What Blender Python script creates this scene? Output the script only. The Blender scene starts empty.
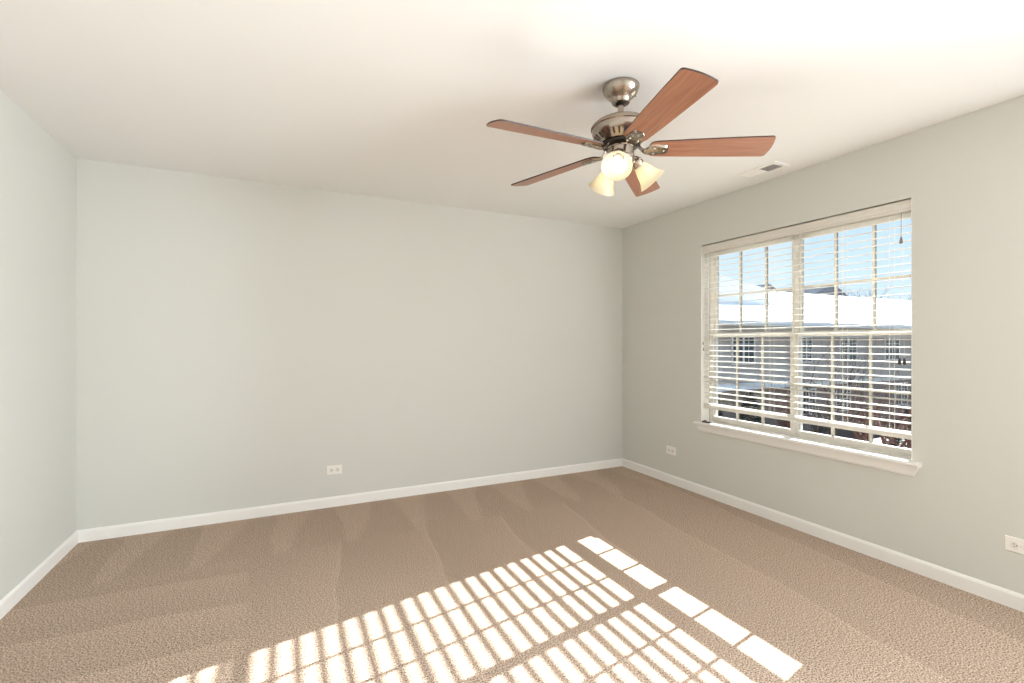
import bpy, bmesh, math, random
from mathutils import Vector, Matrix

# ------------------------------------------------------------------ camera, world, sun, exposure
S = bpy.context.scene
C = S.collection
PI = math.pi
R = math.radians

S.view_settings.view_transform = 'Standard'
S.view_settings.look = 'None'
S.view_settings.gamma = 1.0
S.view_settings.use_curve_mapping = False
S.view_settings.exposure = 0.06
S.cycles.use_denoising = True
S.cycles.max_bounces = 14
S.cycles.diffuse_bounces = 8
S.cycles.transparent_max_bounces = 32
S.cycles.caustics_reflective = False
S.cycles.caustics_refractive = False
S.cycles.sample_clamp_indirect = 12.0

XL, XR, YB, YR, H = -1.172, 3.158, 3.931, -1.70, 2.44       # room: left, right, back, rear, ceiling
GX = 3.29                                                     # plane of the window glass
OUT = 3.345                                                   # outer face of the window wall

cam_data = bpy.data.cameras.new('camera')
cam_data.sensor_width = 36.0
cam_data.lens = 477.5 / 1024 * 36.0
cam_data.clip_start = 0.02
cam_data.clip_end = 300
cam = bpy.data.objects.new('camera', cam_data)
C.objects.link(cam)
cam.location = (0, 0, 1.272)
cam.rotation_euler = (R(90.07), 0, -R(25.765))
S.camera = cam

world = bpy.data.worlds.new('winter_sky')
S.world = world
world.use_nodes = True
wn, wl = world.node_tree.nodes, world.node_tree.links
wn.clear()
w_out = wn.new('ShaderNodeOutputWorld')
w_bg = wn.new('ShaderNodeBackground')
w_bg.inputs['Strength'].default_value = 1.18
w_tc = wn.new('ShaderNodeTexCoord')
w_sep = wn.new('ShaderNodeSeparateXYZ')
w_ramp = wn.new('ShaderNodeValToRGB')
w_ramp.color_ramp.elements[0].position = 0.0
w_ramp.color_ramp.elements[0].color = (0.70, 0.84, 0.95, 1)
w_ramp.color_ramp.elements[1].position = 0.45
w_ramp.color_ramp.elements[1].color = (0.36, 0.58, 0.86, 1)
w_noise = wn.new('ShaderNodeTexNoise')
w_noise.inputs['Scale'].default_value = 3.0
w_noise.inputs['Detail'].default_value = 5.0
w_cl = wn.new('ShaderNodeValToRGB')
w_cl.color_ramp.elements[0].position = 0.42
w_cl.color_ramp.elements[0].color = (0, 0, 0, 1)
w_cl.color_ramp.elements[1].position = 0.72
w_cl.color_ramp.elements[1].color = (0.5, 0.5, 0.5, 1)
w_mix = wn.new('ShaderNodeMixRGB')
w_mix.inputs['Color2'].default_value = (0.9, 0.94, 0.97, 1)
wl.new(w_tc.outputs['Generated'], w_sep.inputs[0])
wl.new(w_sep.outputs['Z'], w_ramp.inputs['Fac'])
wl.new(w_tc.outputs['Generated'], w_noise.inputs['Vector'])
wl.new(w_noise.outputs['Fac'], w_cl.inputs['Fac'])
wl.new(w_cl.outputs['Color'], w_mix.inputs['Fac'])
wl.new(w_ramp.outputs['Color'], w_mix.inputs['Color1'])
wl.new(w_mix.outputs['Color'], w_bg.inputs['Color'])
wl.new(w_bg.outputs[0], w_out.inputs['Surface'])

sun_data = bpy.data.lights.new('sun', 'SUN')
sun_data.energy = 32.0
sun_data.angle = R(0.30)
sun_data.color = (1.0, 0.98, 0.95)
sun = bpy.data.objects.new('sun', sun_data)
C.objects.link(sun)
sun.location = (20, 6, 12)
sun.rotation_euler = Vector((-1, -0.188, -0.478)).to_track_quat('-Z', 'Y').to_euler()

# added fill light in a made-up window, right of the camera, out of frame
W2Y0, W2Y1, W2Z0, W2Z1 = -1.40, 0.22, 0.585, 2.078
fill_data = bpy.data.lights.new('added_fill_light', 'AREA')
fill_data.shape = 'RECTANGLE'
fill_data.size, fill_data.size_y = W2Y1 - W2Y0 - 0.06, W2Z1 - W2Z0 - 0.06
fill_data.energy = 305.0
fill_data.color = (0.90, 0.955, 1.0)
fill_lamp = bpy.data.objects.new('added_fill_light', fill_data)
C.objects.link(fill_lamp)
fill_lamp.location = (GX + 0.035, (W2Y0 + W2Y1) / 2, (W2Z0 + W2Z1) / 2)
fill_lamp.rotation_euler = Vector((-1, 0.22, 0)).to_track_quat('-Z', 'Z').to_euler()

BULB_STRENGTH = 6.0

# ------------------------------------------------------------------ materials
def new_mat(name):
    m = bpy.data.materials.new(name)
    m.use_nodes = True
    n, l = m.node_tree.nodes, m.node_tree.links
    b = n['Principled BSDF']
    return m, n, l, b

def pbr(name, col, rough=0.5, metal=0.0, bump=0.0, bscale=60.0, var=0.0, vscale=4.0, spec=0.5):
    m, n, l, b = new_mat(name)
    b.inputs['Base Color'].default_value = (*col, 1)
    b.inputs['Roughness'].default_value = rough
    b.inputs['Metallic'].default_value = metal
    b.inputs['Specular IOR Level'].default_value = spec
    tc = n.new('ShaderNodeTexCoord')
    if var:
        nz = n.new('ShaderNodeTexNoise'); nz.inputs['Scale'].default_value = vscale; nz.inputs['Detail'].default_value = 4
        l.new(tc.outputs['Object'], nz.inputs['Vector'])
        mx = n.new('ShaderNodeMixRGB')
        mx.inputs['Color1'].default_value = (*[c * (1 - var) for c in col], 1)
        mx.inputs['Color2'].default_value = (*[min(1, c * (1 + var)) for c in col], 1)
        l.new(nz.outputs['Fac'], mx.inputs['Fac'])
        l.new(mx.outputs['Color'], b.inputs['Base Color'])
    if bump:
        nb = n.new('ShaderNodeTexNoise'); nb.inputs['Scale'].default_value = bscale; nb.inputs['Detail'].default_value = 3
        l.new(tc.outputs['Object'], nb.inputs['Vector'])
        bp = n.new('ShaderNodeBump'); bp.inputs['Strength'].default_value = bump; bp.inputs['Distance'].default_value = 0.002
        l.new(nb.outputs['Fac'], bp.inputs['Height'])
        l.new(bp.outputs['Normal'], b.inputs['Normal'])
    return m

M = {}
M['wall'] = pbr('sage_grey_wall_paint', (0.618, 0.622, 0.588), 0.75, bump=0.15, bscale=220, spec=0.3)
M['ceiling'] = pbr('white_ceiling_paint', (0.805, 0.805, 0.80), 0.9, bump=0.15, bscale=180, spec=0.2)
M['trim'] = pbr('white_trim_paint', (0.83, 0.82, 0.80), 0.4)
M['vinyl'] = pbr('white_vinyl', (0.62, 0.595, 0.545), 0.4)
M['grille'] = pbr('beige_grille_bar', (0.50, 0.47, 0.41), 0.45)
M['blind'] = pbr('off_white_blind', (0.68, 0.655, 0.60), 0.42)
M['cord'] = pbr('white_cord', (0.78, 0.74, 0.66), 0.8)
M['tassel'] = pbr('brown_tassel', (0.05, 0.035, 0.03), 0.5)
M['grey_tassel'] = pbr('grey_tassel', (0.16, 0.14, 0.14), 0.5)
M['black'] = pbr('black_plastic', (0.012, 0.012, 0.013), 0.4)
M['dark'] = pbr('dark_recess', (0.03, 0.028, 0.026), 0.8)
M['outlet'] = pbr('white_outlet_plastic', (0.83, 0.81, 0.77), 0.35)
M['outlet_face'] = pbr('outlet_face_plastic', (0.74, 0.72, 0.67), 0.35)
M['steel'] = pbr('screw_steel', (0.6, 0.58, 0.54), 0.3, 1.0)
M['vent'] = pbr('white_register_enamel', (0.80, 0.78, 0.75), 0.45)
M['duct'] = pbr('duct_grey', (0.10, 0.10, 0.10), 0.7)

def carpet_material():
    m, n, l, b = new_mat('tan_cut_pile_carpet')
    b.inputs['Roughness'].default_value = 1.0
    b.inputs['Specular IOR Level'].default_value = 0.08
    tc = n.new('ShaderNodeTexCoord')
    # fibre grain
    g = n.new('ShaderNodeTexNoise'); g.inputs['Scale'].default_value = 155; g.inputs['Detail'].default_value = 5; g.inputs['Roughness'].default_value = 0.82
    l.new(tc.outputs['Object'], g.inputs['Vector'])
    gr = n.new('ShaderNodeValToRGB')
    gr.color_ramp.elements[0].position = 0.42; gr.color_ramp.elements[0].color = (0.105, 0.074, 0.055, 1)
    gr.color_ramp.elements[1].position = 0.58; gr.color_ramp.elements[1].color = (0.74, 0.575, 0.458, 1)
    l.new(g.outputs['Fac'], gr.inputs['Fac'])
    # vacuum tracks: pile combed in wedges by the back wall, bands on the left, long panels elsewhere
    wob = n.new('ShaderNodeTexNoise'); wob.inputs['Scale'].default_value = 2.2; wob.inputs['Detail'].default_value = 1
    l.new(tc.outputs['Object'], wob.inputs['Vector'])
    add = n.new('ShaderNodeVectorMath'); add.operation = 'MULTIPLY_ADD'
    add.inputs[1].default_value = (0.10, 0.08, 0)
    l.new(wob.outputs['Color'], add.inputs[0]); l.new(tc.outputs['Object'], add.inputs[2])
    sp = n.new('ShaderNodeSeparateXYZ'); l.new(add.outputs[0], sp.inputs[0])
    X, Y = sp.outputs['X'], sp.outputs['Y']
    def op(kind, a, b=0.0, c=0.0):
        q = n.new('ShaderNodeMath'); q.operation = kind
        for k, v in enumerate((a, b, c)):
            if isinstance(v, (int, float)): q.inputs[k].default_value = v
            else: l.new(v, q.inputs[k])
        return q.outputs[0]
    def step(v, edge, soft=0.03):
        return op('SMOOTH_MIN', op('MAXIMUM', op('MULTIPLY_ADD', v, 1 / soft, -edge / soft), 0.0), 1.0, 0.02)
    # wedges
    fx = op('FRACT', op('MULTIPLY', X, 1 / 0.43))
    grow_ = op('MULTIPLY_ADD', Y, 0.62, -0.62 * 3.25 + 0.22)
    wedge = op('MULTIPLY_ADD', step(op('SUBTRACT', grow_, fx), 0.0, 0.06), 0.10, 0.95)
    # bands
    band = op('MULTIPLY_ADD', op('FRACT', op('MULTIPLY_ADD', Y, 1 / 0.34, op('MULTIPLY', X, 0.12))), 0.13, 0.93)
    # panels with a pale ridge at their edge
    fp = op('FRACT', op('MULTIPLY_ADD', X, 1 / 0.55, op('MULTIPLY', Y, -0.22)))
    panel = op('ADD', op('MULTIPLY_ADD', fp, 0.09, 0.93), op('MULTIPLY', step(fp, 0.95, 0.03), 0.07))
    mA, mB = step(Y, 3.22, 0.03), op('SUBTRACT', 1.0, step(X, -0.12, 0.03))
    mixf = lambda f, a, b: op('ADD', op('MULTIPLY', a, op('SUBTRACT', 1.0, f)), op('MULTIPLY', b, f))
    tone = mixf(mA, mixf(mB, panel, band), wedge)
    mt = n.new('ShaderNodeCombineXYZ')
    for k in range(3): l.new(tone, mt.inputs[k])
    mul = n.new('ShaderNodeMixRGB'); mul.blend_type = 'MULTIPLY'; mul.inputs['Fac'].default_value = 1.0
    l.new(gr.outputs['Color'], mul.inputs['Color1']); l.new(mt.outputs[0], mul.inputs['Color2'])
    l.new(mul.outputs['Color'], b.inputs['Base Color'])
    bp = n.new('ShaderNodeBump'); bp.inputs['Strength'].default_value = 0.12; bp.inputs['Distance'].default_value = 0.003
    l.new(g.outputs['Fac'], bp.inputs['Height']); l.new(bp.outputs['Normal'], b.inputs['Normal'])
    return m
M['carpet'] = carpet_material()

def glass_material(name, tint=(1, 1, 1)):
    m = bpy.data.materials.new(name); m.use_nodes = True
    n, l = m.node_tree.nodes, m.node_tree.links
    n.clear()
    o = n.new('ShaderNodeOutputMaterial'); t = n.new('ShaderNodeBsdfTransparent'); g = n.new('ShaderNodeBsdfGlossy')
    t.inputs['Color'].default_value = (*tint, 1)
    g.inputs['Roughness'].default_value = 0.02
    f = n.new('ShaderNodeFresnel'); f.inputs['IOR'].default_value = 1.3
    mx = n.new('ShaderNodeMixShader')
    l.new(f.outputs[0], mx.inputs['Fac']); l.new(t.outputs[0], mx.inputs[1]); l.new(g.outputs[0], mx.inputs[2])
    l.new(mx.outputs[0], o.inputs['Surface'])
    return m
M['glass'] = glass_material('window_glass', (0.96, 0.98, 0.98))

def metal_material():
    m, n, l, b = new_mat('brushed_nickel')
    b.inputs['Metallic'].default_value = 1.0
    b.inputs['Roughness'].default_value = 0.24
    tc = n.new('ShaderNodeTexCoord'); mp = n.new('ShaderNodeMapping'); mp.inputs['Scale'].default_value = (4, 4, 240)
    nz = n.new('ShaderNodeTexNoise'); nz.inputs['Scale'].default_value = 3; nz.inputs['Detail'].default_value = 3
    l.new(tc.outputs['Object'], mp.inputs[0]); l.new(mp.outputs[0], nz.inputs['Vector'])
    cr = n.new('ShaderNodeValToRGB')
    cr.color_ramp.elements[0].color = (0.27, 0.225, 0.185, 1); cr.color_ramp.elements[1].color = (0.46, 0.40, 0.34, 1)
    l.new(nz.outputs['Fac'], cr.inputs['Fac']); l.new(cr.outputs['Color'], b.inputs['Base Color'])
    return m
M['nickel'] = metal_material()
M['dark_metal'] = pbr('dark_bronze_metal', (0.05, 0.042, 0.036), 0.35, 0.9)

def wood_material(name, c1, c2):
    m, n, l, b = new_mat(name)
    b.inputs['Roughness'].default_value = 0.36
    tc = n.new('ShaderNodeTexCoord'); mp = n.new('ShaderNodeMapping'); mp.inputs['Scale'].default_value = (2.0, 30, 30)
    nz = n.new('ShaderNodeTexNoise'); nz.inputs['Scale'].default_value = 2.2; nz.inputs['Detail'].default_value = 6; nz.inputs['Distortion'].default_value = 0.6
    l.new(tc.outputs['Object'], mp.inputs[0]); l.new(mp.outputs[0], nz.inputs['Vector'])
    cr = n.new('ShaderNodeValToRGB')
    cr.color_ramp.elements[0].position = 0.3; cr.color_ramp.elements[0].color = (*c1, 1)
    cr.color_ramp.elements[1].position = 0.7; cr.color_ramp.elements[1].color = (*c2, 1)
    l.new(nz.outputs['Fac'], cr.inputs['Fac']); l.new(cr.outputs['Color'], b.inputs['Base Color'])
    return m
M['wood'] = wood_material('cherry_blade_veneer', (0.285, 0.120, 0.070), (0.43, 0.205, 0.125))
M['wood_edge'] = pbr('dark_blade_edge', (0.045, 0.022, 0.018), 0.5)

def shade_material():
    m = bpy.data.materials.new('amber_frosted_glass'); m.use_nodes = True
    n, l = m.node_tree.nodes, m.node_tree.links
    n.clear()
    o = n.new('ShaderNodeOutputMaterial')
    d = n.new('ShaderNodeBsdfDiffuse'); d.inputs['Color'].default_value = (0.85, 0.80, 0.68, 1)
    t = n.new('ShaderNodeBsdfTranslucent'); t.inputs['Color'].default_value = (0.97, 0.90, 0.70, 1)
    g = n.new('ShaderNodeBsdfGlossy'); g.inputs['Roughness'].default_value = 0.25
    m1 = n.new('ShaderNodeMixShader'); m1.inputs['Fac'].default_value = 0.5
    m2 = n.new('ShaderNodeMixShader'); m2.inputs['Fac'].default_value = 0.05
    l.new(d.outputs[0], m1.inputs[1]); l.new(t.outputs[0], m1.inputs[2])
    l.new(m1.outputs[0], m2.inputs[1]); l.new(g.outputs[0], m2.inputs[2])
    l.new(m2.outputs[0], o.inputs['Surface'])
    return m
M['shade'] = shade_material()

def bulb_material():
    m = bpy.data.materials.new('lit_bulb'); m.use_nodes = True
    n, l = m.node_tree.nodes, m.node_tree.links
    n.clear()
    o = n.new('ShaderNodeOutputMaterial'); e = n.new('ShaderNodeEmission')
    e.inputs['Color'].default_value = (1.0, 0.90, 0.72, 1); e.inputs['Strength'].default_value = BULB_STRENGTH
    l.new(e.outputs[0], o.inputs['Surface'])
    return m
M['bulb'] = bulb_material()

# outdoors
def siding_material():
    m, n, l, b = new_mat('grey_lap_siding')
    b.inputs['Roughness'].default_value = 0.7
    tc = n.new('ShaderNodeTexCoord'); sep = n.new('ShaderNodeSeparateXYZ')
    l.new(tc.outputs['Object'], sep.inputs[0])
    mm = n.new('ShaderNodeMath'); mm.operation = 'MULTIPLY'; mm.inputs[1].default_value = 1 / 0.14
    fr = n.new('ShaderNodeMath'); fr.operation = 'FRACT'
    l.new(sep.outputs['Z'], mm.inputs[0]); l.new(mm.outputs[0], fr.inputs[0])
    bp = n.new('ShaderNodeBump'); bp.inputs['Distance'].default_value = 0.02; bp.inputs['Strength'].default_value = 0.9; bp.invert = True
    l.new(fr.outputs[0], bp.inputs['Height']); l.new(bp.outputs['Normal'], b.inputs['Normal'])
    nz = n.new('ShaderNodeTexNoise'); nz.inputs['Scale'].default_value = 0.7
    l.new(tc.outputs['Object'], nz.inputs['Vector'])
    cr = n.new('ShaderNodeValToRGB')
    cr.color_ramp.elements[0].color = (0.42, 0.37, 0.33, 1); cr.color_ramp.elements[1].color = (0.50, 0.445, 0.40, 1)
    l.new(nz.outputs['Fac'], cr.inputs['Fac']); l.new(cr.outputs['Color'], b.inputs['Base Color'])
    return m
M['siding'] = siding_material()
def brick_material():
    m, n, l, b = new_mat('brown_brick')
    b.inputs['Roughness'].default_value = 0.85
    tc = n.new('ShaderNodeTexCoord'); mp = n.new('ShaderNodeMapping'); mp.inputs['Rotation'].default_value = (R(90), 0, 0)
    br = n.new('ShaderNodeTexBrick'); br.inputs['Scale'].default_value = 1.0
    br.inputs['Brick Width'].default_value = 0.24; br.inputs['Row Height'].default_value = 0.085; br.inputs['Mortar Size'].default_value = 0.012
    br.inputs['Color1'].default_value = (0.20, 0.14, 0.115, 1); br.inputs['Color2'].default_value = (0.27, 0.19, 0.16, 1)
    br.inputs['Mortar'].default_value = (0.34, 0.31, 0.28, 1)
    l.new(tc.outputs['Object'], mp.inputs[0]); l.new(mp.outputs[0], br.inputs['Vector'])
    l.new(br.outputs['Color'], b.inputs['Base Color'])
    return m
M['brick'] = brick_material()
M['snow'] = pbr('settled_snow', (0.86, 0.87, 0.90), 0.8, bump=0.3, bscale=3, var=0.05, vscale=0.8)
M['shingle'] = pbr('slate_grey_shingle', (0.12, 0.13, 0.16), 0.8, bump=0.5, bscale=14, var=0.35, vscale=5)
M['fascia'] = pbr('tan_eave_board', (0.46, 0.40, 0.32), 0.6, var=0.1)
M['gutter'] = pbr('white_gutter', (0.72, 0.70, 0.66), 0.5)
M['dark_glass'] = pbr('dark_window_glass', (0.02, 0.025, 0.035), 0.12)
M['bark'] = pbr('winter_bark', (0.10, 0.075, 0.065), 0.9, bump=0.6, bscale=30, var=0.3, vscale=8)
M['twig'] = pbr('red_brown_twig', (0.19, 0.085, 0.06), 0.85, var=0.3, vscale=6)
M['evergreen'] = pbr('dark_evergreen', (0.022, 0.030, 0.024), 0.9, var=0.5, vscale=8)

def ground_material():
    m, n, l, b = new_mat('snow_patched_ground')
    b.inputs['Roughness'].default_value = 0.9
    tc = n.new('ShaderNodeTexCoord'); nz = n.new('ShaderNodeTexNoise'); nz.inputs['Scale'].default_value = 0.35; nz.inputs['Detail'].default_value = 8; nz.inputs['Roughness'].default_value = 0.65
    l.new(tc.outputs['Object'], nz.inputs['Vector'])
    cr = n.new('ShaderNodeValToRGB')
    cr.color_ramp.elements[0].position = 0.56; cr.color_ramp.elements[0].color = (0.075, 0.055, 0.045, 1)
    cr.color_ramp.elements[1].position = 0.63; cr.color_ramp.elements[1].color = (0.27, 0.28, 0.30, 1)
    l.new(nz.outputs['Fac'], cr.inputs['Fac']); l.new(cr.outputs['Color'], b.inputs['Base Color'])
    return m
M['ground'] = ground_material()

# ------------------------------------------------------------------ mesh helpers
def link(name, bm, mat, parent=None, smooth=None, bevel=0.0, loc=None, rot=None):
    bmesh.ops.recalc_face_normals(bm, faces=bm.faces)
    me = bpy.data.meshes.new(name)
    bm.to_mesh(me); bm.free()
    for mt in (mat if isinstance(mat, (list, tuple)) else [mat]):
        me.materials.append(M[mt])
    o = bpy.data.objects.new(name, me)
    C.objects.link(o)
    if parent is not None:
        o.parent = parent
    if loc is not None: o.location = loc
    if rot is not None: o.rotation_euler = rot
    if bevel:
        md = o.modifiers.new('bevel', 'BEVEL'); md.width = bevel; md.segments = 2; md.limit_method = 'ANGLE'; md.angle_limit = R(40)
    if smooth is not None:
        bm2 = bmesh.new(); bm2.from_mesh(me)
        for f in bm2.faces: f.smooth = True
        for e in bm2.edges:
            if len(e.link_faces) == 2 and e.calc_face_angle(0) > R(smooth): e.smooth = False
        bm2.to_mesh(me); bm2.free()
    return o

def box(bm, x0, x1, y0, y1, z0, z1, mi=0):
    v = [bm.verts.new(p) for p in ((x0, y0, z0), (x1, y0, z0), (x1, y1, z0), (x0, y1, z0), (x0, y0, z1), (x1, y0, z1), (x1, y1, z1), (x0, y1, z1))]
    fs = [bm.faces.new([v[i] for i in q]) for q in ((0, 3, 2, 1), (4, 5, 6, 7), (0, 1, 5, 4), (1, 2, 6, 5), (2, 3, 7, 6), (3, 0, 4, 7))]
    for f in fs: f.material_index = mi
    return v

def B(*boxes):
    bm = bmesh.new()
    for b in boxes: box(bm, *b)
    return bm

def lathe(bm, prof, seg=48, mat=None, close=False, cap=True):
    """prof: list of (r, z)"""
    rings = []
    for r, z in prof:
        ring = []
        if r < 1e-6:
            p = Vector((0, 0, z)); ring = [bm.verts.new(mat @ p if mat else p)]
        else:
            for i in range(seg):
                a = 2 * PI * i / seg
                p = Vector((r * math.cos(a), r * math.sin(a), z))
                ring.append(bm.verts.new(mat @ p if mat else p))
        rings.append(ring)
    pairs = list(zip(rings, rings[1:]))
    if close: pairs.append((rings[-1], rings[0]))
    for a, b in pairs:
        for i in range(seg):
            j = (i + 1) % seg
            if len(a) == 1 and len(b) == 1: break
            if len(a) == 1: bm.faces.new((a[0], b[i], b[j]))
            elif len(b) == 1: bm.faces.new((a[i], b[0], a[j]))
            else: bm.faces.new((a[i], a[j], b[j], b[i]))
    if cap and not close:
        for ring in (rings[0], rings[-1]):
            if len(ring) > 2: bm.faces.new(ring)
    return bm

def tube(bm, pts, rad, seg=8):
    pts = [Vector(p) for p in pts]
    rads = rad if isinstance(rad, (list, tuple)) else [rad] * len(pts)
    rings = []
    up = None
    for i, p in enumerate(pts):
        t = (pts[min(i + 1, len(pts) - 1)] - pts[max(i - 1, 0)]).normalized()
        if up is None:
            up = Vector((0, 0, 1)) if abs(t.z) < 0.9 else Vector((1, 0, 0))
        s = t.cross(up).normalized(); u = s.cross(t).normalized(); up = u
        rings.append([bm.verts.new(p + rads[i] * (math.cos(2 * PI * k / seg) * s + math.sin(2 * PI * k / seg) * u)) for k in range(seg)])
    for a, b in zip(rings, rings[1:]):
        for k in range(seg):
            bm.faces.new((a[k], a[(k + 1) % seg], b[(k + 1) % seg], b[k]))
    bm.faces.new(rings[0]); bm.faces.new(rings[-1])
    return bm

def prism(bm, poly, axis, a0, a1):
    """poly in the two other axes, extruded along axis from a0 to a1"""
    def P(u, v, a):
        return {'x': (a, u, v), 'y': (u, a, v), 'z': (u, v, a)}[axis]
    lo = [bm.verts.new(P(u, v, a0)) for u, v in poly]; hi = [bm.verts.new(P(u, v, a1)) for u, v in poly]
    bm.faces.new(lo); bm.faces.new(hi)
    for i in range(len(poly)):
        j = (i + 1) % len(poly)
        bm.faces.new((lo[i], lo[j], hi[j], hi[i]))
    return bm

def thing(name, label, cat, loc=(0, 0, 0), rot=(0, 0, 0), group=None):
    o = bpy.data.objects.new(name, None); C.objects.link(o)
    o.location = loc; o.rotation_euler = rot
    o.empty_display_size = 0.1
    o['label'] = label; o['category'] = cat
    if group: o['group'] = group
    return o

def struct(o, label, cat):
    o['kind'] = 'structure'; o['label'] = label; o['category'] = cat
    return o

# ------------------------------------------------------------------ room shell
T = OUT - XR
OY0, OY1, OZ0, OZ1 = 1.424, 2.908, 0.585, 2.078          # window opening
struct(link('floor', B((XL - T, XR + T, YR - T, YB + T, -0.20, 0.0)), 'carpet'), 'tan cut pile carpet over the whole floor with vacuum tracks', 'floor')
struct(link('ceiling', B((XL - T, XR + T, YR - T, YB + T, H, H + 0.2)), 'ceiling'), 'plain white painted ceiling above the fan', 'ceiling')
struct(link('wall_left', B((XL - T, XL, YR - T, YB + T, 0, H)), 'wall'), 'pale grey side wall at the left edge', 'wall')
struct(link('wall_back', B((XL, XR, YB, YB + T, 0, H)), 'wall'), 'wide pale sage grey wall facing the viewer', 'wall')
struct(link('wall_right', B((XR, OUT, YR - T, W2Y0, 0, H), (XR, OUT, W2Y0, W2Y1, 0, W2Z0), (XR, OUT, W2Y0, W2Y1, W2Z1, H), (XR, OUT, W2Y1, OY0, 0, H), (XR, OUT, OY1, YB + T, 0, H), (XR, OUT, OY0, OY1, 0, OZ0), (XR, OUT, OY0, OY1, OZ1, H)), 'wall'),
       'pale grey wall around the blind covered window', 'wall')
struct(link('wall_rear', B((XL, XR, YR - T, YR, 0, H)), 'wall'), 'plain pale grey wall behind the viewer', 'wall')

def baseboard(name, axis, wallpos, sgn, a0, a1, label):
    h, t = 0.078, 0.013
    prof = [(0, 0), (t, 0), (t, h - 0.014), (t * 0.75, h - 0.006), (t * 0.4, h), (0, h)]
    poly = [(wallpos + sgn * d, z) for d, z in prof]
    bm = bmesh.new()
    prism(bm, poly, axis, a0, a1)
    struct(link(name, bm, 'trim'), label, 'baseboard')
baseboard('baseboard_left', 'y', XL, 1, YR, YB - 0.013, 'white baseboard along the left wall')
baseboard('baseboard_right', 'y', XR, -1, YR, YB - 0.013, 'white baseboard under the window wall')
baseboard('baseboard_back', 'x', YB, -1, XL, XR, 'white baseboard along the wide wall facing the viewer')
baseboard('baseboard_rear', 'x', YR, 1, XL + 0.013, XR - 0.013, 'white baseboard along the wall behind the viewer')

# ------------------------------------------------------------------ the window with the blind
win = thing('window_1', 'white twin double hung window with grilles and a deep white sill', 'window', (GX, (OY0 + OY1) / 2, OZ0))
win['kind'] = 'structure'
def wpart(name, bm, mat, parent=None, bevel=0.0015):
    """world-space mesh parented to the window or one of its parts, origin at the window's base"""
    base = Vector(win.location)
    bmesh.ops.translate(bm, verts=bm.verts, vec=-base)
    o = link(name, bm, mat, parent or win, bevel=bevel)
    return o

F0, F1 = GX - 0.045, GX + 0.045
FY0, FY1, FZ0, FZ1 = OY0, OY1, OZ0 + 0.005, OZ1
GL = (2.196, 2.868); GR = (1.462, 2.140); GZB, GZT = 0.653, 2.000
MEET = 1.321
wpart('window_frame', B((F0, F1, FY1 - 0.020, FY1, FZ0, FZ1), (F0, F1, FY0, FY0 + 0.018, FZ0, FZ1),
                        (F0, F1, 2.1580, 2.1780, FZ0 + 0.028, FZ1 - 0.028),
                        (F0, F1, FY0 + 0.018, FY1 - 0.020, FZ1 - 0.028, FZ1), (F0, F1, FY0 + 0.018, FY1 - 0.020, FZ0, FZ0 + 0.028)), 'vinyl')
def sash(y0, y1, fy0, fy1, z0, z1, fz0, fz1, xc, zmid, dt=0.017, db=0.017):
    """a sash with its glass at (y0..y1, z0..z1) and its outer edge at f*"""
    d = 0.017
    s = wpart('sash', B((xc - d, xc + d, y1, fy1, fz0, fz1), (xc - d, xc + d, fy0, y0, fz0, fz1),
                        (xc - dt, xc + dt, y0, y1, z1, fz1), (xc - db, xc + db, y0, y1, fz0, z0)), 'vinyl')
    wpart('pane', B((xc - 0.002, xc + 0.002, y0 - 0.004, y1 + 0.004, z0 - 0.004, z1 + 0.004)), 'glass', s, bevel=0)
    w = 0.0075
    bars = [(xc - 0.009, xc + 0.009, y0 + (y1 - y0) * k / 3 - w, y0 + (y1 - y0) * k / 3 + w, z0, z1) for k in (1, 2)]
    zm = zmid
    ys = [y0] + [b_ for k in (1, 2) for b_ in (y0 + (y1 - y0) * k / 3 - w, y0 + (y1 - y0) * k / 3 + w)] + [y1]
    for i in range(0, 6, 2):
        bars.append((xc - 0.009, xc + 0.009, ys[i], ys[i + 1], zm - w, zm + w))
    wpart('glazing_bar', B(*bars), 'grille', s, bevel=0)
for (y0, y1), (fy0, fy1) in ((GL, (2.1780, FY1 - 0.020)), (GR, (FY0 + 0.018, 2.1580))):
    sash(y0, y1, fy0, fy1, MEET + 0.027, GZT, MEET + 0.010, FZ1 - 0.028, GX + 0.019, 1.660, db=0.009)
    s_lo = sash(y0, y1, fy0, fy1, GZB, MEET - 0.008, FZ0 + 0.028, MEET + 0.009, GX - 0.019, 0.975, dt=0.009)
# stool (sill board) with a rounded nose, and the apron under it
bm = bmesh.new()
prism(bm, [(F0, 0.585), (XR - 0.030, 0.585), (XR - 0.040, 0.590), (XR - 0.043, 0.598), (XR - 0.040, 0.606), (XR - 0.032, 0.610), (F0, 0.610)], 'y', OY0 + 0.001, OY1 - 0.001)
wpart('window_sill', bm, 'trim', bevel=0)
bm = bmesh.new()
nose = [(XR, 0.585), (XR - 0.030, 0.585), (XR - 0.040, 0.590), (XR - 0.043, 0.598), (XR - 0.040, 0.606), (XR - 0.032, 0.610), (XR, 0.610)]
prism(bm, nose, 'y', OY0 - 0.044, OY0 + 0.001); prism(bm, nose, 'y', OY1 - 0.001, OY1 + 0.042)
wpart('sill_horn', bm, 'trim', bevel=0)
bm = bmesh.new()
ap = [(XR, 0.528), (XR - 0.010, 0.528), (XR - 0.016, 0.540), (XR - 0.020, 0.562), (XR - 0.026, 0.585), (XR, 0.585)]
def ap_end(base, sgn): return [bm.verts.new((x, base - sgn * (0.585 - z) * 0.45, z)) for x, z in ap]
a_, b_ = ap_end(OY0 - 0.036, -1), ap_end(OY1 + 0.034, 1)
bm.faces.new(a_); bm.faces.new(b_)
for k in range(6): bm.faces.new((a_[k], a_[(k + 1) % 6], b_[(k + 1) % 6], b_[k]))
wpart('apron', bm, 'trim', bevel=0)
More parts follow.
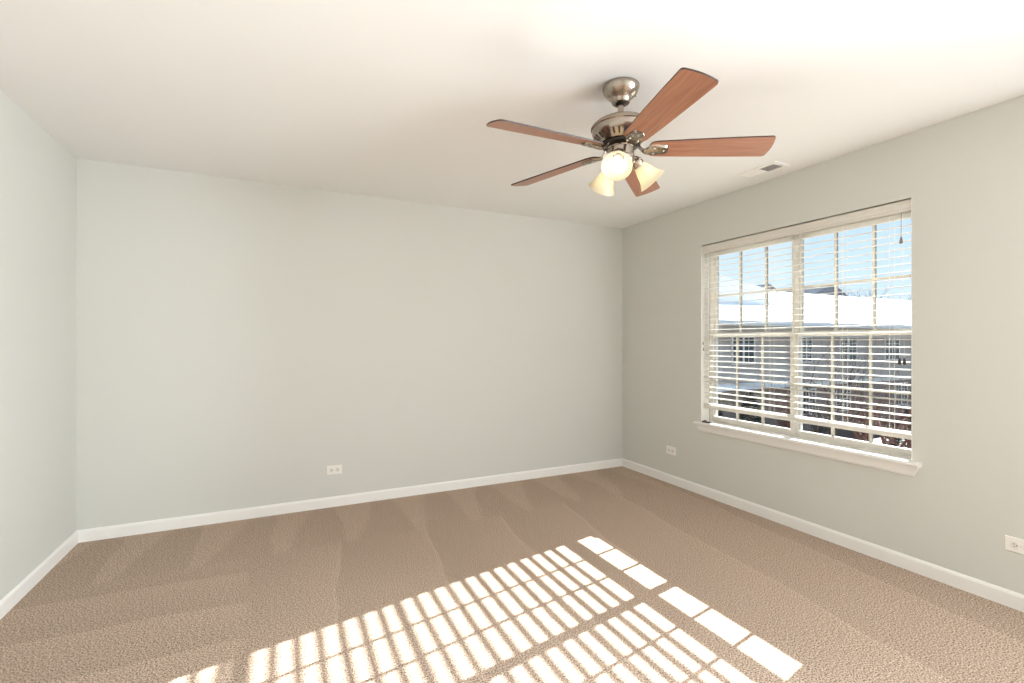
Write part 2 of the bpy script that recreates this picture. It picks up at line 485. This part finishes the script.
# drywall returns of the opening (painted white)
wpart('jamb_lining', B((XR + 0.001, F0, OY1 - 0.004, OY1 + 0.001, 0.610, OZ1), (XR + 0.001, F0, OY0 - 0.001, OY0 + 0.004, 0.610, OZ1)), 'trim', bevel=0)

# ------------------------------------------------------------------ the blind
BX = 3.200
BY0, BY1 = OY0 + 0.010, OY1 - 0.012
blind = thing('window_blind', 'off white two inch horizontal blind lowered almost to the window sill', 'blind', (BX, (BY0 + BY1) / 2, OZ1))
def bpart(name, bm, mat, parent=None, bevel=0.0, smooth=None):
    bmesh.ops.translate(bm, verts=bm.verts, vec=-Vector(blind.location))
    return link(name, bm, mat, parent or blind, bevel=bevel, smooth=smooth)
# moulded valance
bm = bmesh.new()
vx = XR + 0.004
prism(bm, [(vx + 0.014, 2.008), (vx + 0.004, 2.008), (vx, 2.013), (vx, 2.020), (vx + 0.004, 2.026), (vx + 0.004, 2.052), (vx, 2.060), (vx - 0.004, 2.068), (vx + 0.014, 2.068)], 'y', BY0 - 0.004, BY1 + 0.004)
bpart('valance', bm, 'blind')
bpart('headrail', B((BX - 0.024, BX + 0.024, BY0, BY1, 2.012, 2.058)), 'blind', bevel=0.003)
tilt = R(4.5)
def slat_bm():
    bm = bmesh.new()
    n = 8; w = 0.041; th = 0.0027
    top = []; bot = []
    for i in range(n + 1):
        s = -w / 2 + w * i / n
        c = 0.0022 * (1 - (2 * s / w) ** 2)
        top.append((s, c + th / 2)); bot.append((s, c - th / 2))
    poly = [(math.cos(tilt) * u - math.sin(tilt) * v, math.sin(tilt) * u + math.cos(tilt) * v) for u, v in top + bot[::-1]]
    prism(bm, poly, 'y', -(BY1 - BY0) / 2, (BY1 - BY0) / 2)
    return bm
PITCH, Z0S = 0.0431, 1.976
first = None
for k in range(29):
    z = Z0S - PITCH * k if k < 28 else 0.7605
    if first is None:
        first = link('slat', slat_bm(), 'blind', blind)
        o = first
    else:
        o = first.copy(); C.objects.link(o); o.parent = blind
    o.location = (0, 0, z - OZ1)
bm = bmesh.new()
prism(bm, [(BX - 0.025, 0.727), (BX - 0.022, 0.724), (BX + 0.022, 0.724), (BX + 0.025, 0.727), (BX + 0.025, 0.744), (BX + 0.021, 0.749), (BX - 0.021, 0.752), (BX - 0.025, 0.747)], 'y', BY0, BY1)
bpart('bottom_rail', bm, 'blind')
for y in (2.765, 2.299, 1.799, 1.542):
    bm = bmesh.new()
    for dx in (-0.0275, 0.0275):
        tube(bm, [(BX + dx, y, 2.012), (BX + dx, y, 0.745)], 0.0008, 5)
    tube(bm, [(BX, y + 0.012, 2.012), (BX, y + 0.012, 0.75)], 0.0009, 5)
    bpart('ladder_cord', bm, 'cord')
def tassel_bm(x, y, z):
    bm = bmesh.new()
    lathe(bm, [(0.0025, 0.020), (0.0045, 0.016), (0.0065, 0.004), (0.0085, -0.010), (0.0085, -0.016), (0.005, -0.019)], 14, Matrix.Translation((x, y, z)))
    return bm
cx = XR - 0.002
bm = tube(bmesh.new(), [(cx + 0.03, 1.475, 2.012), (cx + 0.002, 1.475, 2.004), (cx, 1.475, 1.96), (cx, 1.475, 1.862)], 0.0014, 6)
c1 = bpart('lift_cord', bm, 'grey_tassel')
bpart('tassel', tassel_bm(cx, 1.475, 1.848), 'grey_tassel', c1, smooth=50)
for dy in (-0.013, 0.010):
    bm = tube(bmesh.new(), [(cx + 0.03, 1.475 + dy * 0.3, 2.012), (cx + 0.006, 1.475 + dy * 0.3, 2.0), (cx + 0.005, 1.475 + dy * 0.4, 1.9), (cx + 0.004, 1.475 + dy, 1.18)], 0.0009, 6)
    c2 = bpart('tilt_cord', bm, 'cord')
    bpart('tassel', tassel_bm(cx + 0.004, 1.475 + dy, 1.163), 'tassel', c2, smooth=50)
# cords gathered at the left jamb, with their two small pulls
bm = bmesh.new()
for y, z in ((2.893, 1.275), (2.887, 1.225)):
    tube(bm, [(BX - 0.033, y, 2.012), (BX - 0.034, y, z)], 0.0009, 5)
c3 = bpart('side_cord', bm, 'cord')
for y, z in ((2.893, 1.262), (2.887, 1.212)):
    bpart('cord_pull', lathe(bmesh.new(), [(0.002, 0.012), (0.0042, 0.006), (0.0048, -0.010), (0.003, -0.013)], 12, Matrix.Translation((BX - 0.034, y, z))), 'grey_tassel', c3, smooth=50)

# small black clip on the sill
clip = thing('sill_clip', 'small flat black plastic clip lying on the left end of the window sill', 'clip', (3.143, 2.838, 0.610))
link('clip_body', B((-0.014, 0.014, -0.040, 0.036, 0.0, 0.013)), 'black', clip, bevel=0.003)
link('clip_hook', B((0.004, 0.012, 0.010, 0.030, 0.013, 0.018)), 'black', clip, bevel=0.002)

# ------------------------------------------------------------------ window added for the fill light (right of the camera, out of the frame)
rw = thing('added_window', 'added unseen white framed window beside the viewer in the right wall, for fill light', 'window', (GX, (W2Y0 + W2Y1) / 2, W2Z0))
rw['kind'] = 'structure'
def rpart(name, bm, mat):
    bmesh.ops.translate(bm, verts=bm.verts, vec=-Vector(rw.location)); return link(name, bm, mat, rw)
xa, xb, ym = GX - 0.04, GX + 0.02, (W2Y0 + W2Y1) / 2
rpart('window_frame', B((xa, xb, W2Y0, W2Y0 + 0.05, W2Z0, W2Z1), (xa, xb, W2Y1 - 0.05, W2Y1, W2Z0, W2Z1), (xa, xb, W2Y0 + 0.05, W2Y1 - 0.05, W2Z0, W2Z0 + 0.06),
                        (xa, xb, W2Y0 + 0.05, W2Y1 - 0.05, W2Z1 - 0.05, W2Z1), (xa, xb, ym - 0.035, ym + 0.035, W2Z0 + 0.06, W2Z1 - 0.05)), 'vinyl')
for y0, y1 in ((W2Y0 + 0.05, ym - 0.035), (ym + 0.035, W2Y1 - 0.05)):
    rpart('pane', B((GX - 0.012, GX - 0.008, y0, y1, W2Z0 + 0.06, W2Z1 - 0.05)), 'glass')
bm = bmesh.new()
prism(bm, [(xa, 0.585), (XR - 0.030, 0.585), (XR - 0.043, 0.598), (XR - 0.032, 0.610), (xa, 0.610)], 'y', W2Y0 + 0.001, W2Y1 - 0.001)
rpart('window_sill', bm, 'trim')

# ------------------------------------------------------------------ ceiling fan
FX, FY = 1.395, 1.747
fan = thing('ceiling_fan', 'brushed nickel ceiling fan with five cherry wood blades and three lit bell shades', 'ceiling fan', (FX, FY, H))
def fz(z): return z - H
bm = lathe(bmesh.new(), [(0.080, 0), (0.083, -0.003), (0.083, -0.009), (0.081, -0.017), (0.076, -0.030), (0.068, -0.042), (0.057, -0.052), (0.048, -0.060), (0.043, -0.067), (0.041, -0.075), (0.037, -0.080), (0.016, -0.081)], 56)
can = link('canopy', bm, 'nickel', fan, smooth=40)
link('canopy_slot', B((-0.003, 0.003, -0.0735, -0.060, -0.040, -0.026)), 'dark', can, rot=(0, 0, R(75)))
link('hanger_ball', lathe(bmesh.new(), [(0.0, -0.070), (0.020, -0.074), (0.025, -0.082), (0.019, -0.090), (0.0, -0.092)], 28), 'dark_metal', fan, smooth=60)
link('downrod', lathe(bmesh.new(), [(0.0135, -0.08), (0.0135, fz(2.285))], 24), 'nickel', fan, smooth=40)
prof = [(0.020, 2.296), (0.025, 2.293), (0.029, 2.288), (0.055, 2.286), (0.085, 2.281), (0.110, 2.273), (0.121, 2.266), (0.124, 2.261), (0.1235, 2.258), (0.132, 2.256), (0.135, 2.251), (0.135, 2.245), (0.130, 2.242), (0.130, 2.226), (0.128, 2.218), (0.122, 2.208), (0.112, 2.198), (0.098, 2.187), (0.092, 2.178), (0.0, 2.178)]
mot = link('motor_housing', lathe(bmesh.new(), [(r, fz(z)) for r, z in prof], 72), 'nickel', fan, smooth=35)
# cooling slots around the lower, tapering skirt of the motor
bm = bmesh.new()
for k in range(30):
    a = 2 * PI * k / 30
    m4 = Matrix.Rotation(a, 4, 'Z')
    p0, p1 = Vector((0.1215, 0, fz(2.2075))), Vector((0.0990, 0, fz(2.1880)))
    d = (p1 - p0).normalized(); nrm = Vector((-d.z, 0, d.x)); nrm = nrm if nrm.x > 0 else -nrm
    s = Vector((0, 0.0042, 0))
    vs = [bm.verts.new(m4 @ (q + e + nrm * h)) for h in (-0.002, 0.0012) for q, e in ((p0, -s), (p0, s), (p1, s * 0.8), (p1, -s * 0.8))]
    for q in ((0, 1, 2, 3), (4, 5, 6, 7), (0, 1, 5, 4), (1, 2, 6, 5), (2, 3, 7, 6), (3, 0, 4, 7)):
        bm.faces.new([vs[i] for i in q])
link('cooling_slots', bm, 'dark', mot)
link('flywheel', lathe(bmesh.new(), [(0.0, fz(2.178)), (0.082, fz(2.178)), (0.086, fz(2.174)), (0.086, fz(2.166)), (0.080, fz(2.162)), (0.0, fz(2.162))], 56), 'dark_metal', fan, smooth=35)
link('switch_housing', lathe(bmesh.new(), [(0.0, fz(2.162)), (0.062, fz(2.162)), (0.064, fz(2.157)), (0.060, fz(2.152)), (0.060, fz(2.116)), (0.064, fz(2.112)), (0.064, fz(2.090)), (0.058, fz(2.078)), (0.036, fz(2.068)), (0.012, fz(2.064)), (0.008, fz(2.054)), (0.0, fz(2.052))], 48), 'nickel', fan, smooth=35)

# blade: built along +X, root at r = 0.19, tip at r = 0.655; tilted about its long axis
BLZ = 2.152
def blade_outline():
    r0, r1 = 0.185, 0.655
    pts = []
    up = []
    for r, w in ((0.125, 0.026), (0.129, 0.039), (0.139, 0.048), (0.160, 0.053), (0.30, 0.0595), (0.42, 0.064), (0.54, 0.0675), (0.625, 0.0695)):
        up.append((r, w))
    tip = []
    for k in range(0, 7):                                   # rounded corner on the +y side
        a = R(90 - 15 * k); tip.append((0.632 + 0.016 * math.cos(a), 0.0535 + 0.016 * math.sin(a)))
    mid = [(0.6525, 0.030), (0.655, 0.0), (0.6525, -0.030)]
    tip2 = [(x, -y) for x, y in tip[::-1]]
    lo = [(r, -w) for r, w in up[::-1]]
    return up + tip + mid + tip2 + lo
def blade_mesh():
    bm = bmesh.new()
    poly = blade_outline(); th = 0.0032
    lo = [bm.verts.new((x, y, -th)) for x, y in poly]; hi = [bm.verts.new((x, y, th)) for x, y in poly]
    bm.faces.new(lo).material_index = 0; bm.faces.new(hi).material_index = 0
    for i in range(len(poly)):
        j = (i + 1) % len(poly)
        f = bm.faces.new((lo[i], lo[j], hi[j], hi[i])); f.material_index = 1
    return bm
def iron_mesh():
    """blade iron: curved arm from the flywheel, spreading to a rounded plate under the blade"""
    bm = bmesh.new()
    sec = [(0.062, 0.014, 0.0250), (0.074, 0.0135, 0.0200), (0.084, 0.012, 0.008), (0.094, 0.012, -0.006), (0.104, 0.014, -0.013), (0.114, 0.021, -0.0125),
           (0.124, 0.031, -0.0095), (0.138, 0.0355, -0.0082), (0.160, 0.0345, -0.0080), (0.185, 0.031, -0.0080), (0.200, 0.026, -0.0080), (0.207, 0.017, -0.0080)]
    rings = []
    for x, w, z in sec:
        h = 0.0045
        rings.append([bm.verts.new(p) for p in ((x, -w, z + h), (x, -w * 0.8, z - h), (x, 0, z - h * 1.25), (x, w * 0.8, z - h), (x, w, z + h), (x, 0, z + h))])
    for a, b in zip(rings, rings[1:]):
        for k in range(6): bm.faces.new((a[k], a[(k + 1) % 6], b[(k + 1) % 6], b[k]))
    bm.faces.new(rings[0]); bm.faces.new(rings[-1])
    return bm
PHASE = -106.3
blade0 = iron0 = None
for k in range(5):
    a = R(PHASE + 72 * k + (0.8, 2.2, 0, 0, 0)[k])
    if blade0 is None:
        blade0 = link('blade', blade_mesh(), ['wood', 'wood_edge'], fan); b_ = blade0
        iron0 = link('blade_iron', iron_mesh(), 'nickel', blade0, smooth=50); ir = iron0
        pads = [link('screw', lathe(bmesh.new(), [(0.0, -0.0165), (0.0035, -0.0155), (0.0050, -0.0135), (0.0050, -0.010)], 10, Matrix.Translation((sx, sy, 0))), 'steel', blade0, smooth=50)
                for sx, sy in ((0.146, 0.018), (0.146, -0.018), (0.188, 0.0))]
    else:
        b_ = blade0.copy(); C.objects.link(b_); b_.parent = fan
        ir = iron0.copy(); C.objects.link(ir); ir.parent = b_
        for p_ in pads:
            pd = p_.copy(); C.objects.link(pd); pd.parent = b_
    b_.location = (0, 0, fz(BLZ))
    # clockwise edge higher: rotate about the blade's own X first
    b_.rotation_euler = (Matrix.Rotation(a, 3, 'Z') @ Matrix.Rotation(R(1.3), 3, 'Y') @ Matrix.Rotation(R(-13.5), 3, 'X')).to_euler()

# light kit: three arms, each with a bell shade and a lit bulb
def light_arm(az, dip):
    a = R(az)
    m4 = Matrix.Rotation(a, 4, 'Z')
    arm = link('lamp_arm', tube(bmesh.new(), [m4 @ Vector(p) for p in ((0.040, 0, fz(2.102)), (0.058, 0, fz(2.108)), (0.070, 0, fz(2.105)), (0.080, 0, fz(2.096)))], [0.011, 0.011, 0.012, 0.014], 14), 'nickel', fan, smooth=50)
    root = Vector((math.cos(a) * 0.068, math.sin(a) * 0.068, fz(2.108)))
    axis = Vector((math.cos(a) * math.cos(R(dip)), math.sin(a) * math.cos(R(dip)), -math.sin(R(dip))))
    mat = Matrix.Translation(root) @ axis.to_track_quat('Z', 'Y').to_matrix().to_4x4()
    link('shade_holder', lathe(bmesh.new(), [(0.0, 0.0), (0.020, 0.001), (0.0275, 0.008), (0.0285, 0.030), (0.0265, 0.033), (0.0, 0.033)], 32, mat), 'nickel', arm, smooth=40)
    outer = [(0.0262, 0.024), (0.027, 0.034), (0.031, 0.046), (0.0365, 0.060), (0.041, 0.076), (0.046, 0.092), (0.053, 0.108), (0.0615, 0.122), (0.0665, 0.128)]
    inner = [(r - 0.0032, z + 0.0012) for r, z in outer[::-1]]
    link('lamp_shade', lathe(bmesh.new(), outer + inner, 48, mat, close=True), 'shade', arm, smooth=60)
    link('bulb_socket', lathe(bmesh.new(), [(0.0, 0.034), (0.013, 0.034), (0.013, 0.050), (0.0, 0.050)], 20, mat), 'trim', arm, smooth=40)
    pr = [(0.0, 0.050), (0.011, 0.051), (0.013, 0.058), (0.018, 0.068), (0.0235, 0.080), (0.025, 0.090), (0.0225, 0.101), (0.016, 0.109), (0.008, 0.113), (0.0, 0.114)]
    link('light_bulb', lathe(bmesh.new(), pr, 28, mat), 'bulb', arm, smooth=60)
for az in (-135, -13, 86): light_arm(az, 44)

# ------------------------------------------------------------------ ceiling register
VX, VY = 2.937, 2.182
vent = thing('ceiling_vent', 'white two way air register in the ceiling beside the fan', 'vent', (VX, VY, H))
hx, hy = 0.078, 0.150
ix, iy = 0.048, 0.120
bm = bmesh.new()
# bevelled flange
ring_o = [(-hx, -hy), (hx, -hy), (hx, hy), (-hx, hy)]
def rect(sx, sy, z): return [bm.verts.new((x, y, z)) for x, y in ((-sx, -sy), (sx, -sy), (sx, sy), (-sx, sy))]
r1, r2, r3, r4 = rect(hx, hy, 0.0), rect(hx - 0.004, hy - 0.004, -0.006), rect(ix, iy, -0.008), rect(ix, iy, 0.0)
for a, b in ((r1, r2), (r2, r3), (r3, r4)):
    for i in range(4): bm.faces.new((a[i], a[(i + 1) % 4], b[(i + 1) % 4], b[i]))
box(bm, -ix, ix, -0.008, 0.008, -0.008, 0.0)
link('flange', bm, 'vent', vent)
link('duct_opening', B((-ix, ix, -iy, iy, -0.0012, -0.0002)), 'duct', vent)
for k in range(9):
    for side in (-1, 1):
        y = side * (0.014 + 0.0125 * k)
        bm = bmesh.new()
        c, s = math.cos(R(38)), math.sin(R(38)) 
        w, t = 0.0062, 0.0006
        # vanes on both sides lean outward, away from the middle bar
        quad = [(-w, -t), (w, -t), (w, t), (-w, t)]
        poly = [(y + c * u * 1 - side * s * v, -0.0048 + side * -s * u * 1 * 0.45 + c * v) for u, v in quad]
        prism(bm, [(p, q) for p, q in poly], 'x', -ix, ix)
        link('louvre', bm, 'vent', vent)
for sy in (-1, 1):
    link('screw', lathe(bmesh.new(), [(0.004, -0.006), (0.004, -0.0085), (0.0, -0.0092)], 12, Matrix.Translation((0, sy * 0.136, 0))), 'steel', vent)

# ------------------------------------------------------------------ outlets (laid sideways, 115 x 72 mm)
def outlet(label, loc, rotz):
    """local frame: plate in XZ, front towards -Y"""
    t = thing('electrical_outlet', label, 'outlet', loc, (0, 0, rotz), 'wall outlets')
    bm = bmesh.new()
    a, b = 0.0575, 0.036
    lo = [bm.verts.new((x, 0, z)) for x, z in ((-a, -b), (a, -b), (a, b), (-a, b))]
    hi = [bm.verts.new((x, -0.006, z)) for x, z in ((-a + .003, -b + .003), (a - .003, -b + .003), (a - .003, b - .003), (-a + .003, b - .003))]
    bm.faces.new(lo); bm.faces.new(hi)
    for i in range(4): bm.faces.new((lo[i], lo[(i + 1) % 4], hi[(i + 1) % 4], hi[i]))
    link('cover_plate', bm, 'outlet', t, bevel=0.001)
    for cxx in (-0.0215, 0.0215):
        bm = bmesh.new()
        poly = []
        for k in range(24):
            q = 2 * PI * k / 24
            poly.append((cxx + max(-0.0140, min(0.0140, 0.0172 * math.cos(q))), 0.0172 * math.sin(q)))
        prism(bm, poly, 'y', -0.0085, -0.004)
        rcp = link('receptacle', bm, 'outlet_face', t)
        s = 1 if cxx > 0 else -1
        link('slot', B((cxx - 0.0045, cxx + 0.0030, -0.0089, -0.0080, 0.0045, 0.0068)), 'dark', rcp)
        link('slot', B((cxx - 0.0035, cxx + 0.0030, -0.0089, -0.0080, -0.0070, -0.0048)), 'dark', rcp)
        link('ground_hole', lathe(bmesh.new(), [(0.0027, 0.0), (0.0027, 0.0009)], 12, Matrix.Translation((cxx + 0.0090, -0.0080, 0)) @ Matrix.Rotation(R(90), 4, 'X')), 'dark', rcp)
    link('screw', lathe(bmesh.new(), [(0.003, 0.0), (0.003, 0.0010), (0.0, 0.0014)], 12, Matrix.Translation((0, -0.006, 0)) @ Matrix.Rotation(R(90), 4, 'X')), 'steel', t)
    return t
outlet('white sideways outlet low on the wide wall facing the viewer', (0.368, YB, 0.283), 0)
outlet('small white outlet low on the window wall, near the far corner', (XR, 3.246, 0.296), -R(90))
outlet('white outlet low on the window wall, cut by the right picture edge', (XR, 0.990, 0.303), -R(90))

# ------------------------------------------------------------------ outdoors
random.seed(5)
GZ = -2.9
struct(link('ground', B((OUT + 0.0, 90, -40, 90, GZ - 0.3, GZ)), 'ground'), 'wintry yard with patches of snow below the window', 'ground')

HY, HX0, HX1 = 14.3, 4.5, 50.0
house = thing('neighbour_house', 'long grey sided house with a snow covered roof across the yard', 'house', (26, HY + 5.5, GZ))
def hpart(name, bm, mat, parent=None, bevel=0.0, root=None):
    bmesh.ops.translate(bm, verts=bm.verts, vec=-Vector((root or house).location)); return link(name, bm, mat, parent or root or house, bevel=bevel)
hpart('upper_wall', B((HX0, HX1, HY, HY + 11, -0.75, 2.0)), 'siding')
hpart('brick_wall', B((HX0, HX1, HY - 0.02, HY + 11.02, GZ, -0.75)), 'brick')
hpart('belt_board', B((HX0, HX1, HY - 0.06, HY, -0.80, -0.62)), 'gutter')
EV = 2.05
bm = bmesh.new()
prism(bm, [(HY - 0.45, EV), (HY + 5.5, 4.30), (HY + 11.45, EV)], 'x', HX0 - 0.4, HX1 + 0.4)
roof = hpart('roof', bm, 'shingle')
bm = bmesh.new()
prism(bm, [(HY - 0.50, EV + 0.005), (HY - 0.50, EV + 0.13), (HY + 5.5, 4.45), (HY + 11.5, EV + 0.13), (HY + 11.5, EV + 0.005), (HY + 5.5, 4.305)], 'x', HX0 - 0.45, HX1 + 0.45)
hpart('snow_cover', bm, 'snow', roof)
bm = bmesh.new()
prism(bm, [(13.0, EV + 0.4), (17.2, 4.85), (23.5, 3.9), (23.5, EV + 0.4)], 'y', HY + 2.2, HY + 5.4)
hpart('cross_gable', bm, 'snow', roof)
hpart('fascia', B((HX0 - 0.4, HX1 + 0.4, HY - 0.47, HY - 0.44, EV - 0.30, EV + 0.0)), 'fascia')
hpart('soffit', B((HX0 - 0.4, HX1 + 0.4, HY - 0.44, HY, EV - 0.30, EV - 0.26)), 'fascia')
hpart('gutter', B((HX0 - 0.4, HX1 + 0.4, HY - 0.56, HY - 0.47, EV - 0.10, EV - 0.01)), 'gutter', bevel=0.01)
hpart('frieze_board', B((HX0, HX1, HY - 0.03, HY, EV - 0.55, EV - 0.30)), 'gutter')
for wx, ww, z0, z1 in ((18.0, 1.32, 0.36, 1.46), (22.3, 0.75, 0.36, 1.46), (25.65, 1.30, 0.36, 1.46), (29.6, 1.30, 0.36, 1.46), (34.0, 1.3, 0.36, 1.46), (12.5, 1.3, 0.36, 1.46),
                       (22.5, 0.9, -2.1, -1.0), (25.2, 1.1, -2.1, -1.0), (30.5, 1.1, -2.1, -1.0), (15.0, 1.3, -2.1, -1.0)):
    x0, x1 = wx - ww / 2, wx + ww / 2
    f = 0.07
    fr = hpart('window_frame', B((x0 - f, x0, HY - 0.07, HY, z0 - f, z1 + f), (x1, x1 + f, HY - 0.07, HY, z0 - f, z1 + f), (x0, x1, HY - 0.07, HY, z1, z1 + f), (x0, x1, HY - 0.07, HY, z0 - f, z0),
                               (wx - 0.05, wx + 0.05, HY - 0.065, HY, z0, z1)), 'gutter')
    hpart('pane', B((x0, x1, HY - 0.045, HY - 0.035, z0, z1)), 'dark_glass', fr)
    bars = []
    for s in (-1, 1):
        xm = wx + s * ww / 4
        bars.append((xm - 0.012, xm + 0.012, HY - 0.055, HY - 0.045, z0, z1))
        for k in (1, 2, 3):
            zz = z0 + (z1 - z0) * k / 4
            a, b = sorted((wx + s * 0.05, wx + s * ww / 2))
            bars.append((a, b, HY - 0.058, HY - 0.055, zz - 0.014, zz + 0.014))
    hpart('glazing_bar', B(*bars), 'gutter', fr)
# narrow snow covered pent roof over the lower storey, left
bm = bmesh.new()
prism(bm, [(HY - 0.6, -0.72), (HY - 0.6, -0.64), (HY - 0.07, -0.50), (HY - 0.07, -0.72)], 'x', 11.0, 21.5)
hpart('pent_roof', bm, 'snow')

# distant gabled houses showing above the ridge
def far_house(label, x, y, w, peak, d=6):
    h = thing('distant_house', label, 'house', (x, y + d / 2, GZ), group='roofs beyond the snow covered roof')
    hpart('wall', B((x - w / 2, x + w / 2, y, y + d, GZ, peak - 0.22 * w)), 'siding', root=h)
    bm = bmesh.new()
    prism(bm, [(x - w / 2 - 0.4, peak - 0.22 * w - 0.16), (x, peak), (x + w / 2 + 0.4, peak - 0.22 * w - 0.16)], 'y', y - 0.4, y + d + 0.4)
    hpart('roof', bm, 'shingle', root=h)
far_house('distant slate grey gable above the snow roof, right of the window mullion', 50.5, 30.0, 8.0, 7.3)
far_house('distant slate grey gable above the snow roof, left of the window mullion', 41.6, 30.5, 7.0, 6.8)

def grow(bm, p, d, length, rad, depth, spread, rng, tips=None):
    n = 3
    pts = [p]; rads = [rad]
    q = p.copy(); dd = d.copy()
    for i in range(n):
        dd = (dd + Vector((rng.uniform(-1, 1), rng.uniform(-1, 1), rng.uniform(-0.3, 0.6))) * 0.16).normalized()
        q = q + dd * (length / n)
        pts.append(q.copy()); rads.append(rad * (1 - 0.45 * (i + 1) / n))
    tube(bm, pts, rads, 5 if depth > 1 else 4)
    if depth <= 0: return
    for k in range(rng.choice((2, 3, 3))):
        t = rng.choice((1, 2, 3, 3))
        b = pts[t]
        nd = (dd + Vector((rng.uniform(-1, 1), rng.uniform(-1, 1), rng.uniform(-0.4, 0.9))) * spread).normalized()
        grow(bm, b, nd, length * rng.uniform(0.6, 0.82), rads[t] * 0.68, depth - 1, spread, rng)
def bare_tree(label, x, y, trunk_h, r, length, depth, seed, mat='bark', group='bare trees outside', spread=0.75):
    rng = random.Random(seed)
    t = thing('bare_tree', label, 'tree', (x, y, GZ), group=group)
    bm = tube(bmesh.new(), [(0, 0, -0.05), (0.03, 0.02, trunk_h * 0.5), (0.0, 0.05, trunk_h)], [r * 1.15, r, r * 0.85], 8)
    link('trunk', bm, 'bark', t, smooth=60)
    bm = bmesh.new()
    for k in range(4):
        a = 2 * PI * k / 4 + rng.random()
        grow(bm, Vector((0.0, 0.05, trunk_h - 0.03 - 0.12 * k)), Vector((math.cos(a) * 0.8, math.sin(a) * 0.8, 0.9)).normalized(), length, r * 0.62, depth, spread, rng)
    link('branches', bm, mat, t)
    return t
bare_tree('red brown bare tree just outside, behind the right half of the blind', 12.0, 5.9, 1.5, 0.07, 1.35, 4, 3, 'twig')
bare_tree('thin bare tree against the grey house, left of the right half grilles', 16.0, 9.4, 1.5, 0.06, 1.3, 4, 8, 'bark')
bare_tree('low bare tree with many twigs at the right end of the window view', 14.6, 6.6, 1.2, 0.06, 1.1, 4, 21, 'twig')
for i, (x, y, th) in enumerate(((66, 40, 8.2), (78, 43, 8.6), (88, 46, 9.4), (84, 37, 7.6), (58, 47, 8.6))):
    bare_tree(('tall distant bare tree above the snowy roof, next to the right grey gable', 'distant bare tree over the snowy roof, upper right of the window', 'far treetop above the snowy roof near the right jamb',
               'farthest treetop at the right edge of the window view', 'distant bare treetop right behind the grey gable')[i], x, y, th, 0.16, 2.0, 4, 40 + i, 'bark', 'treetops beyond the roof', 0.8)

def shrub(label, x, y, h, w, n, seed, mat, kind='twigs'):
    rng = random.Random(seed)
    t = thing('shrub', label, 'shrub', (x, y, GZ), group='shrubs in the yard')
    bm = bmesh.new()
    if kind == 'twigs':
        for k in range(n):
            a = rng.uniform(0, 2 * PI); s = rng.uniform(0.1, 1)
            d = Vector((math.cos(a) * s * w, math.sin(a) * s * w, h)).normalized()
            grow(bm, Vector((math.cos(a) * 0.08, math.sin(a) * 0.08, 0)), d, h * rng.uniform(0.55, 0.8), 0.016, 2, 0.6, rng)
        link('stems', bm, mat, t)
    else:
        tube(bm, [(0, 0, 0), (0, 0, h * 0.8)], [0.05, 0.02], 6)
        link('stem', bm, 'bark', t)
        bm = bmesh.new()
        for k in range(n):
            a = rng.uniform(0, 2 * PI); u = rng.random(); z = h * (0.05 + 0.95 * u)
            rr = w * (1 - u ** 1.6) * math.sqrt(rng.uniform(0.2, 1))
            p = Vector((math.cos(a) * rr, math.sin(a) * rr, z))
            d = Vector((math.cos(a), math.sin(a), rng.uniform(-0.2, 0.8))).normalized()
            s = d.cross(Vector((rng.uniform(-1, 1), rng.uniform(-1, 1), 1))).normalized()
            L, W = rng.uniform(0.08, 0.17), rng.uniform(0.02, 0.045)
            vs = [bm.verts.new(q) for q in (p - s * W, p + d * L, p + s * W, p - d * L * 0.4)]
            bm.faces.new(vs)
        link('foliage', bm, mat, t)
shrub('large dark evergreen bush against the grey house, low behind the left panes', 15.9, 12.3, 2.25, 0.75, 2600, 1, 'evergreen', 'leaves')
shrub('smaller dark evergreen bush nearest the left window jamb', 14.0, 12.1, 1.7, 0.6, 1600, 2, 'evergreen', 'leaves')
shrub('red brown leafless shrub left of the window mullion', 18.0, 12.2, 2.0, 0.5, 34, 3, 'twig')
shrub('broad leafless shrub below the right panes', 22.2, 11.6, 1.5, 0.8, 30, 4, 'twig')
shrub('leafless shrub just right of the window mullion', 20.0, 12.3, 1.6, 0.6, 26, 5, 'bark')
shrub('dense evergreen bush below the rightmost pane', 20.2, 9.2, 1.7, 0.9, 2200, 6, 'evergreen', 'leaves')
